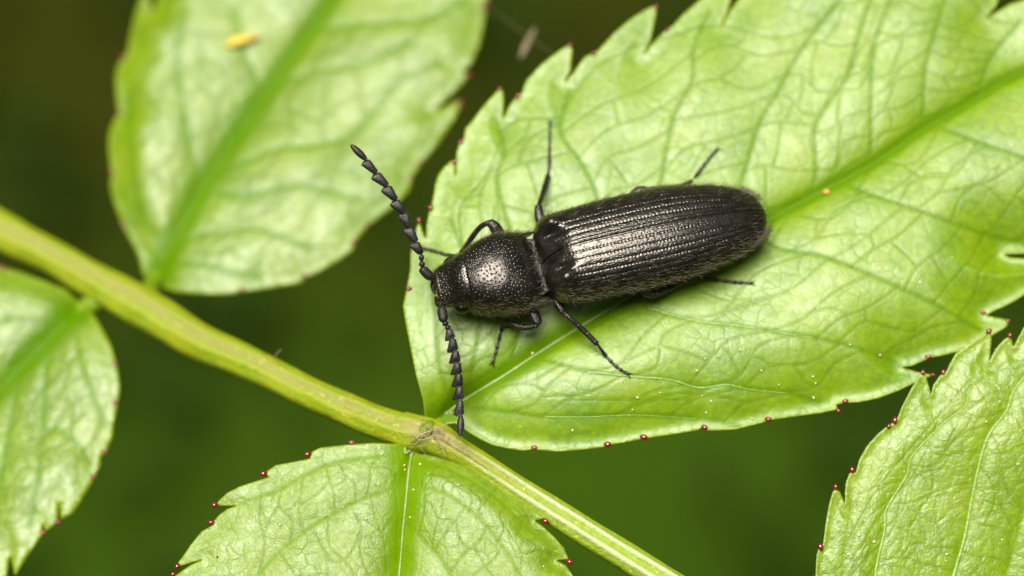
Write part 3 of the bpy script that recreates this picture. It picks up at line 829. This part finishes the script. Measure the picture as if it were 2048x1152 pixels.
# wing cases
ns, nf = 430, 150
s = np.concatenate([np.linspace(2.16, 2.40, 40, endpoint=False), np.linspace(2.40, 6.4, 310, endpoint=False), np.linspace(6.4, 6.80, 80)])
ns = len(s)
phi_end = R(112)
for sgn in (1, -1):
    ph = np.linspace(0.0, phi_end, nf)
    S, PH = np.meshgrid(s, ph, indexing='ij')
    A, B, Z0 = interp(S, EA), interp(S, EB), interp(S, EZ)
    sn = np.abs(np.sin(PH)) ** .93
    cs = np.sign(np.cos(PH)) * np.abs(np.cos(PH)) ** .90
    y = A * sn; z = Z0 + np.where(cs > 0, B, .42) * cs
    # base: hollow in front of the scutellum, shoulder humps, groove beside them
    base = np.exp(-((S - 2.16) / .36) ** 2)
    z -= .36 * base * np.exp(-(y / .30) ** 2)
    z += .15 * np.exp(-((S - 2.50) / .22) ** 2) * np.exp(-((y - .66) / .20) ** 2)
    z -= .12 * np.exp(-((S - 2.50) / .20) ** 2) * np.exp(-((y - .37) / .10) ** 2)
    z -= .03 * np.exp(-((S - 2.62) / .12) ** 2) * np.exp(-((y - .22) / .12) ** 2)
    P = np.stack([MIDS - S, y, z], -1)
    N = finish_grid(P)
    arc = PH / R(90) * 9.2
    k = arc - np.round(arc)
    env = np.clip((S - 2.45) / .25, 0, 1) * np.clip((6.72 - S) / .3, 0, 1) * np.clip((arc - .35) / .3, 0, 1)
    stria = np.exp(-(k / .10) ** 2)
    row = np.round(arc)
    phase = np.modf(row * .618)[0]
    along = (S / .072 + phase)
    amp = .75 + .25 * np.sin(np.round(along) * 12.9898 + row * 78.233)
    punct = amp * np.exp(-((along - np.round(along)) / .24) ** 2) * np.exp(-(k / .15) ** 2)
    inter = .0012 * np.cos(2 * math.pi * k)
    d = -(.0055 * stria + .009 * punct) * env - inter * env
    # rugose bumps between the rows
    rug = waves(S * 1.0, PH * 1.0 + sgn, 77, [38, 60], [.0006, .0006])
    d += rug * np.clip((S - 2.2) / .2, 0, 1)
    # raised lips of the seam
    seam = np.exp(-((y - .035) / .016) ** 2) * np.clip((S - 2.7) / .2, 0, 1)
    d += .014 * seam
    P = P + N * d[..., None]
    P[..., 1] += .006 + .02 * np.clip(2.75 - S, 0, 1)
    P[..., 1] *= sgn
    o = mesh_obj('wing_case', P.reshape(-1, 3), grid_faces(ns, nf, flip=(sgn < 0)), M_ELYTRA, beetle)
    Nn = N.copy(); Nn[..., 1] *= sgn
    wt = (.25 + 1.0 * np.clip((PH - R(45)) / R(40), 0, 1)) * (PH < R(105)) * np.sin(np.clip(PH, .1, 1.57)) * (A > .3)
    body_noise_points(900, P, Nn, wt, .13, .42)
    wt2 = np.exp(-((PH - R(88)) / R(9)) ** 2) * (S > 2.4)
    body_noise_points(380, P, Nn, wt2, .13, .6)

# pronotum (shield)
ns, nf = 300, 360
ph = np.linspace(-R(118), R(118), nf)
ss = np.linspace(0, 1, ns)
SS, PH = np.meshgrid(ss, ph, indexing='ij')
hind = np.exp(-((np.abs(PH) - R(88)) / R(13)) ** 2)
front = .60 + .05 * np.cos(PH)
S = front + SS * (2.04 - front + .24 * hind)
PA = [(.5, .53), (.62, .60), (.72, .665), (.9, .75), (1.15, .84), (1.4, .88), (1.65, .875), (1.85, .84), (2.0, .81), (2.12, .80), (2.3, .80)]
PB = [(.5, .49), (.62, .56), (.75, .615), (.95, .66), (1.2, .69), (1.45, .68), (1.7, .60), (1.88, .47), (2.02, .30), (2.3, .20)]
A, B = interp(S, PA) * .955, interp(S, PB)
sn = np.sign(np.sin(PH)) * np.abs(np.sin(PH)) ** .9
cs = np.sign(np.cos(PH)) * np.abs(np.cos(PH)) ** .80
z = .72 + np.where(cs > 0, B, .46) * cs
P = np.stack([MIDS - S, A * sn + .05, z], -1)
# ends tuck inwards
tuck = np.clip((SS - .965) / .035, 0, 1) ** 2 * (1 - .85 * hind)
P[..., 2] -= .14 * tuck * (cs > 0)
tf = np.clip((.03 - SS) / .03, 0, 1) ** 2
P[..., 2] -= .05 * tf * cs; P[..., 1] *= 1 - .05 * tf
N = finish_grid(P)
flatP = P.reshape(-1, 3)


def pit_field(flatP, spacing, width, depth, n_try, seed, sel=None):
    r = np.random.default_rng(seed)
    cand = r.choice(len(flatP), n_try)
    keep = np.empty((0, 3))
    for c in cand:
        p = flatP[c]
        if len(keep) == 0 or np.min(np.sum((keep - p) ** 2, 1)) > spacing ** 2:
            keep = np.vstack([keep, p])
    kd = kdtree.KDTree(len(keep))
    for i, p in enumerate(keep): kd.insert(p, i)
    kd.balance()
    d = np.array([kd.find(p)[2] for p in flatP])
    t = d / width
    return -depth * np.exp(-t ** 2) + depth * .22 * np.exp(-((t - 1.5) / .5) ** 2)


disp = pit_field(flatP, .068, .0145, .0115, 12000, 5).reshape(P.shape[:2])
disp += waves(P[..., 0], P[..., 1], 9, [9, 24], [.006, .002])
mid_l = np.exp(-(P[..., 1] / .02) ** 2) * np.clip((S - 1.6) / .2, 0, 1)
disp -= .015 * mid_l
Pp = P + N * disp[..., None]
mesh_obj('pronotum', Pp.reshape(-1, 3), grid_faces(ns, nf), M_PRONOTUM, beetle)
wt = (.03 + np.clip((np.abs(PH) - R(50)) / R(35), 0, 1)) * (np.abs(PH) < R(108)) * (SS > .03)
body_noise_points(800, Pp, N, wt, .11, .55, back=(-.8, 0, .35))
wt = np.exp(-((SS - .97) / .03) ** 2) * (np.abs(PH) < R(70))
body_noise_points(40, Pp, N, wt, .12, .2, back=(-1, 0, .1))

# head
ns, nf = 130, 220
ss = np.linspace(0, 1, ns) ** 1.3
ph = np.linspace(-R(125), R(125), nf)
SS, PH = np.meshgrid(ss, ph, indexing='ij')
S = .03 + SS * .70 + .05 * (1 - np.cos(PH)) * 0
HA = [(0, .20), (.03, .29), (.08, .36), (.16, .415), (.3, .465), (.45, .525), (.6, .575), (.75, .59)]
HB = [(0, .03), (.03, .10), (.08, .19), (.16, .26), (.3, .34), (.45, .46), (.6, .545), (.75, .56)]
A, B = interp(S, HA), interp(S, HB)
sn = np.sign(np.sin(PH)) * np.abs(np.sin(PH)) ** .9
cs = np.sign(np.cos(PH)) * np.abs(np.cos(PH)) ** .9
P = np.stack([MIDS - S, A * sn, .70 + np.where(cs > 0, B, .35 * A / .58) * cs], -1)
P[..., 2] += .03 * np.exp(-((S - .07) / .035) ** 2) * np.clip(cs, 0, 1)      # brow edge over the mouth
N = finish_grid(P)
fl = P.reshape(-1, 3)
disp = pit_field(fl, .054, .013, .009, 5000, 6).reshape(P.shape[:2])
disp += waves(P[..., 0], P[..., 1], 19, [14], [.006])
P = P + N * disp[..., None]
head = mesh_obj('head', P.reshape(-1, 3), grid_faces(ns, nf), M_HEAD, beetle)
body_noise_points(250, P, N, (np.abs(PH) < R(100)) * 1.0, .08, .6, back=(.5, 0, .3))
for sg in (1, -1):
    v, f = ellipsoid((MIDS - .47, .49 * sg, .66), np.eye(3), (.17, .125, .15), 20, 14)
    mesh_obj('eye', v, f, M_EYE, head)
    p = spline([(MIDS - .14, .25 * sg, .54), (MIDS - .05, .24 * sg, .46), (MIDS - .015, .13 * sg, .42), (MIDS - .02, .03 * sg, .40)], 6)
    v, f = tube(p, np.linspace(.10, .025, len(p)), 10, .7)
    mesh_obj('jaw', v, f, M_JAW, head)

# body under the plates
sb = np.concatenate([np.linspace(.10, .3, 6), np.linspace(.4, 6.5, 120), np.linspace(6.52, 6.74, 10)])
Vb = []
nb = 48
AB = [(0, .2), (.1, .32), (.4, .45), (.7, .58), (1.2, .74), (1.8, .74), (2.05, .62), (2.2, .60), (2.4, .78), (3, .88), (4.3, .91), (5.6, .82), (6.3, .58), (6.6, .36), (6.74, .12), (6.9, .05)]
BB = [(0, .15), (.1, .2), (.4, .30), (.7, .36), (1.2, .44), (1.8, .46), (2.1, .42), (2.6, .46), (4, .46), (5.6, .38), (6.3, .28), (6.74, .06), (6.9, .03)]
for q in sb:
    a_, b_ = float(interp(q, AB)), float(interp(q, BB))
    for k in range(nb):
        t = 2 * math.pi * k / nb
        zz = math.sin(t)
        rib = .012 * math.sin(q * 13) if (zz < 0 and q > 3.2) else 0
        Vb.append((MIDS - q, a_ * math.cos(t), .70 + (b_ + rib) * zz * (1.0 if zz < 0 else .75 - .85 * math.exp(-((q - 2.22) / .28) ** 4))))
F = grid_faces(len(sb), nb, wrap=True).tolist() + [tuple(range(nb)), tuple(range(len(Vb) - 1, len(Vb) - nb - 1, -1))]
mesh_obj('abdomen', Vb, F, M_BELLY, beetle)

# scutellum: small shield between the wing cases
n1, n2 = 40, 40
uu, vv = np.meshgrid(np.linspace(0, 1, n1), np.linspace(-1, 1, n2), indexing='ij')
wd = .17 * np.sqrt(np.clip(1 - (np.abs(uu - .35) / .66) ** 2.4, 0, 1))
sx = 2.28 + uu * .48
P = np.stack([MIDS - sx, vv * wd, 0.86 + .40 * uu ** .9 + .06 * (1 - vv ** 2) * np.sin(np.pi * np.clip(uu, .02, 1)) - .03 * vv ** 2], -1)
P[..., 2] += waves(P[..., 0], P[..., 1], 3, [25], [.008])
mesh_obj('scutellum', P.reshape(-1, 3), grid_faces(n1, n2), M_PRONOTUM, beetle)


# legs: thigh is the part itself, shin and foot hang from it
def leg(femur, fr, tibia, tr, tarsus):
    p = spline(femur, 8); r = np.interp(np.linspace(0, 1, len(p)), np.linspace(0, 1, len(fr)), fr)
    v, f = tube(p, r, 14, .9)
    lg = mesh_obj('leg', v, f, M_LEG, beetle)
    p = spline(tibia, 8); r = np.interp(np.linspace(0, 1, len(p)), np.linspace(0, 1, len(tr)), tr)
    v, f = tube(p, r, 12)
    mesh_obj('shin', v, f, M_LEG, lg)
    for q, rad in zip(p[1:-1], r[1:-1]):
        for _ in range(3):
            dd = RNG.normal(0, 1, 3); dd /= np.linalg.norm(dd)
            dr = (p[-1] - p[0]) / np.linalg.norm(p[-1] - p[0])
            h = dr * 1.0 + dd * .55
            HAIRS.append((q + dd * rad * .8, h / np.linalg.norm(h), .07 * RNG.uniform(.6, 1.2)))
    # foot: five segments, each widening forward, then two claws
    q = spline(tarsus, 14)
    L = np.concatenate([[0], np.cumsum(np.linalg.norm(np.diff(q, axis=0), axis=1))]); L /= L[-1]
    n = 60
    t = np.linspace(0, 1, n)
    c = np.stack([np.interp(t, L, q[:, i]) for i in range(3)], 1)
    cuts = np.array([0, .34, .54, .70, .82, 1.0])
    rad = np.zeros(n)
    for i in range(n):
        j = min(4, np.searchsorted(cuts, t[i], 'right') - 1)
        w = (t[i] - cuts[j]) / (cuts[j + 1] - cuts[j])
        rad[i] = (.022 + .020 * w ** 1.2) * (1.1 - .25 * t[i])
    bg = MeshBag(); bg.add(*tube(c, rad, 10))
    d = c[-1] - c[-4]; d /= np.linalg.norm(d)
    sd = np.cross(d, (0, 0, 1)); sd /= np.linalg.norm(sd) + 1e-9
    for sg in (1, -1):
        cl = spline([c[-1], c[-1] + d * .045 + sd * sg * .035, c[-1] + d * .075 + sd * sg * .055 + np.array((0, 0, -.03))], 5)
        bg.add(*tube(cl, np.linspace(.014, .004, len(cl)), 6))
    bg.build('foot', M_LEG, lg)


# upper side of the photo (beetle's right)
leg([LP(1015, 505, .48), LP(1004, 478, .58), LP(990, 455, .72), LP(979, 444, .78)], [.10, .13, .125, .085], [LP(978, 445, .78), LP(962, 453, .66), LP(946, 472, .45), LP(933, 492, .25), LP(920, 508, .14)], [.055, .055, .06, .06, .05],
    [LP(918, 510, .13), LS(900, 513, .07), LS(872, 504, .05), LS(847, 498, .04)])
leg([LP(1095, 475, .42), LP(1084, 450, .50), LP(1078, 428, .55), LP(1077, 412, .56)], [.10, .11, .10, .075], [LP(1077, 412, .56), LP(1082, 398, .46), LP(1090, 372, .30), LP(1096, 352, .16)], [.045, .05, .055, .055],
    [LP(1096, 351, .15), LS(1098, 330, .06), LS(1099, 290, .04), LS(1100, 246, .03)])
leg([LP(1250, 440, .42), LP(1262, 400, .52), LP(1276, 383, .60), LP(1292, 379, .60)], [.10, .11, .10, .08], [LP(1292, 379, .60), LP(1330, 376, .40), LP(1365, 372, .20), LP(1384, 362, .10)], [.05, .055, .055, .05],
    [LP(1385, 361, .09), LS(1396, 347, .05), LS(1415, 322, .04), LS(1434, 300, .03)])
# lower side (beetle's left)
leg([LP(1040, 590, .42), LP(1054, 612, .42), LP(1068, 632, .42), LP(1076, 648, .40)], [.11, .14, .13, .09], [LP(1074, 650, .38), LP(1052, 655, .30), LP(1030, 650, .26), LP(1012, 644, .22)], [.06, .065, .06, .05],
    [LP(1010, 645, .2), LS(1003, 660, .08), LS(995, 692, .05), LS(985, 726, .03)])
leg([LP(1105, 570, .45), LP(1112, 600, .46), LP(1122, 618, .44), LP(1128, 626, .42)], [.11, .10, .085, .065], [LP(1128, 626, .42), LP(1145, 641, .34), LP(1170, 664, .20), LP(1194, 688, .10)], [.045, .055, .06, .055],
    [LP(1195, 689, .09), LS(1212, 714, .06), LS(1235, 736, .045), LS(1257, 749, .03)])
leg([LP(1270, 550, .42), LP(1282, 572, .42), LP(1294, 585, .40), LP(1310, 590, .36)], [.10, .11, .10, .07], [LP(1310, 589, .36), LP(1335, 578, .28), LP(1365, 563, .20), LP(1400, 556, .12)], [.055, .06, .06, .05],
    [LP(1402, 556, .11), LS(1436, 562, .06), LS(1465, 565, .05), LS(1503, 567, .03)])


# antennae: first joint is the part, the others hang from it
def antenna(scape, small, joints, widths, tooth, zs):
    v, f = tube(spline([LP(*q) for q in scape], 5), np.interp(np.linspace(0, 1, 5 * (len(scape) - 1) + 1), [0, .3, .8, 1], [.055, .10, .095, .06]), 14)
    an = mesh_obj('antenna', v, f, M_ANTENNA, beetle)
    for a, b, r in small:
        pa, pb = LP(*a), LP(*b)
        p = np.array([pa + (pb - pa) * t for t in np.linspace(0, 1, 8)])
        v, f = tube(p, r * np.array([.5, .75, .95, 1.05, 1.1, 1.0, .8, .55]), 12)
        mesh_obj('antenna_segment', v, f, M_ANTENNA, an)
    for i in range(len(joints) - 1):
        a = LP(*joints[i], zs[i]); b = LP(*joints[i + 1], zs[i + 1])
        d = b - a; L = np.linalg.norm(d); d /= L
        side = np.cross((0, 0, 1), d); side /= np.linalg.norm(side)
        side *= tooth
        last = i == len(joints) - 2
        W = widths[i]
        n = 16; nk = 16
        V = []
        nrm = np.cross(side, d)
        for t in np.linspace(0, 1, n):
            if last:
                prof = math.sin(math.pi * (.06 + .90 * t)) ** .55
                lo = hi = W * .62 * prof
                L2 = L
            else:
                up_ = min(1, t / .08 + .12) ** .6
                hi = W * (.55 + 1.0 * t ** .95) * up_ * (1 - max(0, (t - .93) / .07) * .55)       # toothed edge
                lo = W * (.50 + .12 * t ** .7) * up_ * (1 - max(0, (t - .86) / .14) * .5)           # smooth edge
                L2 = L * .97
            c = a + d * (L2 * t)
            th = (.030 + .035 * math.sin(math.pi * min(1, t * .9 + .08))) * (W / .11)
            for k in range(nk):
                an_ = 2 * math.pi * k / nk
                cx = math.cos(an_)
                off = hi * cx if cx > 0 else lo * cx
                V.append(c + side * off + nrm * th * math.sin(an_) + d * (.10 * L * max(0, cx) * max(0, t - .85) / .15 * (0 if last else 1)))
        F = grid_faces(n, nk, wrap=True).tolist()
        F += [tuple(range(nk)), tuple(range(n * nk - 1, n * nk - nk - 1, -1))]
        o = mesh_obj('antenna_segment', V, F, M_ANTENNA, an)
        for _ in range(26):
            k = RNG.integers(0, len(V))
            h = d * .9 + (V[k] - (a + d * L * .5)) / (W + .01) * .5 + RNG.normal(0, .2, 3)
            HAIRS.append((V[k], h / np.linalg.norm(h), .055 * RNG.uniform(.6, 1.4)))


zs = np.linspace(.95, 2.05, 9)
antenna([(868, 557, .74), (858, 551, .78), (848, 541, .84), (845, 535, .86)],
        [((845, 534, .86), (843, 523, .90), .058), ((843, 522, .90), (843, 509, .95), .050)],
        [(843, 508), (832, 484), (820, 455), (810, 426), (792, 400), (775, 372), (753, 346), (733, 320), (702, 290)], [.11, .115, .115, .115, .115, .11, .10, .115], 1, zs)
zs = np.array([.72, .64, .52, .42, .30, .17, .06, -.04, -.10]) + .05
antenna([(882, 612, .70), (884, 622, .72), (886, 634, .74), (888, 643, .75)],
        [((889, 643, .75), (893, 651, .74), .062), ((893, 651, .74), (898, 659, .72), .055)],
        [(898, 658), (905, 678), (911, 702), (915, 725), (918, 748), (920, 773), (921, 800), (922, 831), (920, 872)], [.105, .115, .115, .115, .115, .11, .10, .12], -1, zs)

# hairs on the body, legs and antennae
HV, HF = [], []
for (p, d, L) in HAIRS:
    d = np.asarray(d); p = np.asarray(p)
    s_ = np.cross(d, (.3, .2, 1)); s_ /= np.linalg.norm(s_) + 1e-9
    w_ = np.cross(d, s_)
    b = len(HV)
    bend = np.array((-.25, 0, -.12)) * L
    for t, r in ((0, .0034), (.55, .0026)):
        c = p + d * L * t + bend * t * t
        for k in range(3):
            a = 2.0944 * k
            HV.append(c + r * (math.cos(a) * s_ + math.sin(a) * w_))
    HV.append(p + d * L + bend)
    for k in range(3):
        j = (k + 1) % 3
        HF.append((b + k, b + j, b + 3 + j, b + 3 + k)); HF.append((b + 3 + k, b + 3 + j, b + 6))
hair = mesh_obj('body_hair', HV, HF, M_HAIR, beetle)
hair['kind'] = 'stuff'


# ------------------------------------------------------------------ small things lying on the leaf
def grain(lf, u, v, r, mat, name='pollen_grain', squash=.8):
    p = lf.at(u, v)
    c = np.array((0, 0, r * squash * .9))
    ve, fa = ellipsoid(c, np.eye(3), (r * RNG.uniform(.85, 1.25), r * RNG.uniform(.8, 1.1), r * squash), 8, 6)
    ve = ve + RNG.normal(0, r * .08, ve.shape)
    o = mesh_obj(name, ve, fa, mat)
    o.location = p
    o.rotation_euler = (0, 0, RNG.uniform(0, 6.28))
    return o


POLLEN = {
 'lower': (main, 'the leaflet under the beetle', [(1065, 707), (1320, 786), (1275, 796), (1404, 792), (1422, 803), (1265, 820), (1041, 854), (1145, 861), (1412, 826), (1394, 742), (1523, 742), (1558, 770), (1410, 718), (1436, 713), (1275, 728), (1253, 724), (1178, 746), (902, 826), (1626, 754), (1631, 767), (1627, 796), (1504, 837), (1760, 711), (1904, 515), (1839, 566), (1700, 690), (1560, 610), (1480, 700)]),
 'corner': (br, 'the lower right corner leaflet', [(1992, 772), (1999, 804), (1972, 844), (1889, 879), (1801, 906), (1808, 944), (1786, 957), (1718, 1022), (1729, 1041), (1718, 1071), (1748, 1084), (1696, 1109), (1865, 1048), (1893, 1109), (1892, 1122), (2004, 1080), (2035, 929), (2042, 1117)]),
 'front': (bt, 'the bottom leaflet', [(763, 909), (809, 931), (833, 902), (827, 980), (733, 1037), (687, 1015), (604, 1096), (917, 970), (810, 940), (1087, 1133), (560, 1050), (880, 1010), (820, 1035)])}
ORD = ['', 'second', 'third', 'fourth', 'fifth', 'sixth', 'seventh', 'eighth', 'ninth', 'tenth', 'eleventh', 'twelfth', 'thirteenth', 'fourteenth']
for key, (lf, where, pts) in POLLEN.items():
    pts = sorted(pts)
    for i, (u, v) in enumerate(pts):
        b = len(pts) - 1 - i
        place = 'leftmost' if i == 0 else 'rightmost' if b == 0 else ORD[i] + ' from the left' if i <= b else ORD[b] + ' from the right'
        tag(grain(lf, u, v, RNG.uniform(.016, .030), M_POLLEN), f'pale pollen grain on {where}, {place}', 'pollen', 'pollen grains on ' + where)
tag(grain(main, 1653, 385, .07, M_ORANGE, 'orange_speck', .6), 'small orange speck on the midrib to the right of the beetle', 'speck')
tag(grain(bt, 435, 1114, .025, M_DARKSPECK, 'dark_speck', .6), 'tiny dark brown speck near the left teeth of the bottom leaflet', 'speck')


def sliver(name, p, ang, L, W, H, mat, label, cat, tip=.35, tilt=0):
    n, k = 16, 12
    V = []
    for i in range(n):
        t = i / (n - 1)
        w = math.sin(math.pi * (.04 + .92 * t)) ** .6 * (1 - tip * t)
        for j in range(k):
            a = 2 * math.pi * j / k
            V.append(((t - .5) * L, W * w * math.cos(a), H * w * math.sin(a) + .05 * L * math.sin(3 * t)))
    o = mesh_obj(name, V, grid_faces(n, k, wrap=True).tolist() + [tuple(range(k)), tuple(range(n * k - 1, n * k - k - 1, -1))], mat)
    o.location = p; o.rotation_euler = (0, -tilt, ang)
    return tag(o, label, cat)


p = tl.at(487, 84); p[2] += .10
sliver('yellow_sliver', p, R(17), .78, .15, .09, M_YELLOW, 'blurred yellow sliver lying on the upper left leaflet', 'plant scrap', .55)
pa = ray_point(972, 10, -2.6); pb = ray_point(1300, 235, main.at(1300, 235)[2])
pc = pa + (pb - pa) * .30
silk = spline([pa, (pa + pb) / 2 + np.array((0, 0, -.15)), pb], 20)
v, f = tube(silk, .012, 6)
o = mesh_obj('silk_thread', v, f, M_SILK_DIM, None, True, pa)
tag(o, 'faint silk thread stretched between the upper left leaflet and the large leaflet', 'thread')
p = ray_point(1056, 86, -2.3)
sliver('dry_fluff', p, R(66), .80, .085, .07, M_FLUFF, 'blurred pale brown scrap of fluff hanging in the gap between the two upper leaflets', 'fluff', .2)
# hair on the stalk
p = spline([ray_point(548, 716, -1.42), ray_point(555, 706, -1.2), ray_point(562, 700, -1.05)], 6)
v, f = tube(p, np.linspace(.02, .01, len(p)), 6)
tag(mesh_obj('fibre', v, f, M_SILK, None, True, p[0]), 'short pale fibre sticking up from the left part of the stalk', 'fibre')
# silk tangle where four stalks meet
tg = empty('silk_tangle', ray_point(860, 868, -.62))
tag(tg, 'pale tangle of silk threads over the stalk joint below the beetle', 'silk')
o_ = np.array(tg.location)
web = []
for _ in range(8):
    a0, b0 = RNG.uniform(822, 892), RNG.uniform(852, 896)
    web.append(([(a0, b0, -.66), (a0 + RNG.uniform(-14, 14), b0 + RNG.uniform(-10, 10), -.62), (a0 + RNG.uniform(-30, 30), b0 + RNG.uniform(-20, 20), -.68)], .008))
for pts, r in (([(842, 838, -.45), (852, 850, -.50), (864, 862, -.58)], .028), ([(866, 862, -.60), (880, 855, -.52), (897, 846, -.45)], .025), ([(866, 868, -.60), (879, 886, -.62), (884, 896, -.64), (891, 912, -.66)], .022),
               ([(822, 884, -.70), (836, 874, -.60), (850, 866, -.58), (866, 862, -.6)], .03), ([(824, 878, -.7), (845, 880, -.6), (872, 872, -.6), (900, 886, -.68)], .016), ([(815, 872, -.62), (832, 866, -.58), (850, 872, -.58), (862, 862, -.58)], .014),
               ([(836, 852, -.55), (845, 866, -.56), (838, 882, -.64), (826, 890, -.7)], .014), ([(880, 872, -.62), (905, 892, -.68), (935, 910, -.72), (975, 938, -.78)], .014)) + tuple(web):
    q = spline([ray_point(*a) for a in pts], 8)
    q += RNG.normal(0, .006, q.shape)
    v, f = tube(q, .62 * r * (1 + .3 * np.sin(np.arange(len(q)) * 1.3)), 7)
    mesh_obj('silk_strand', v - o_, f, M_SILK, tg)
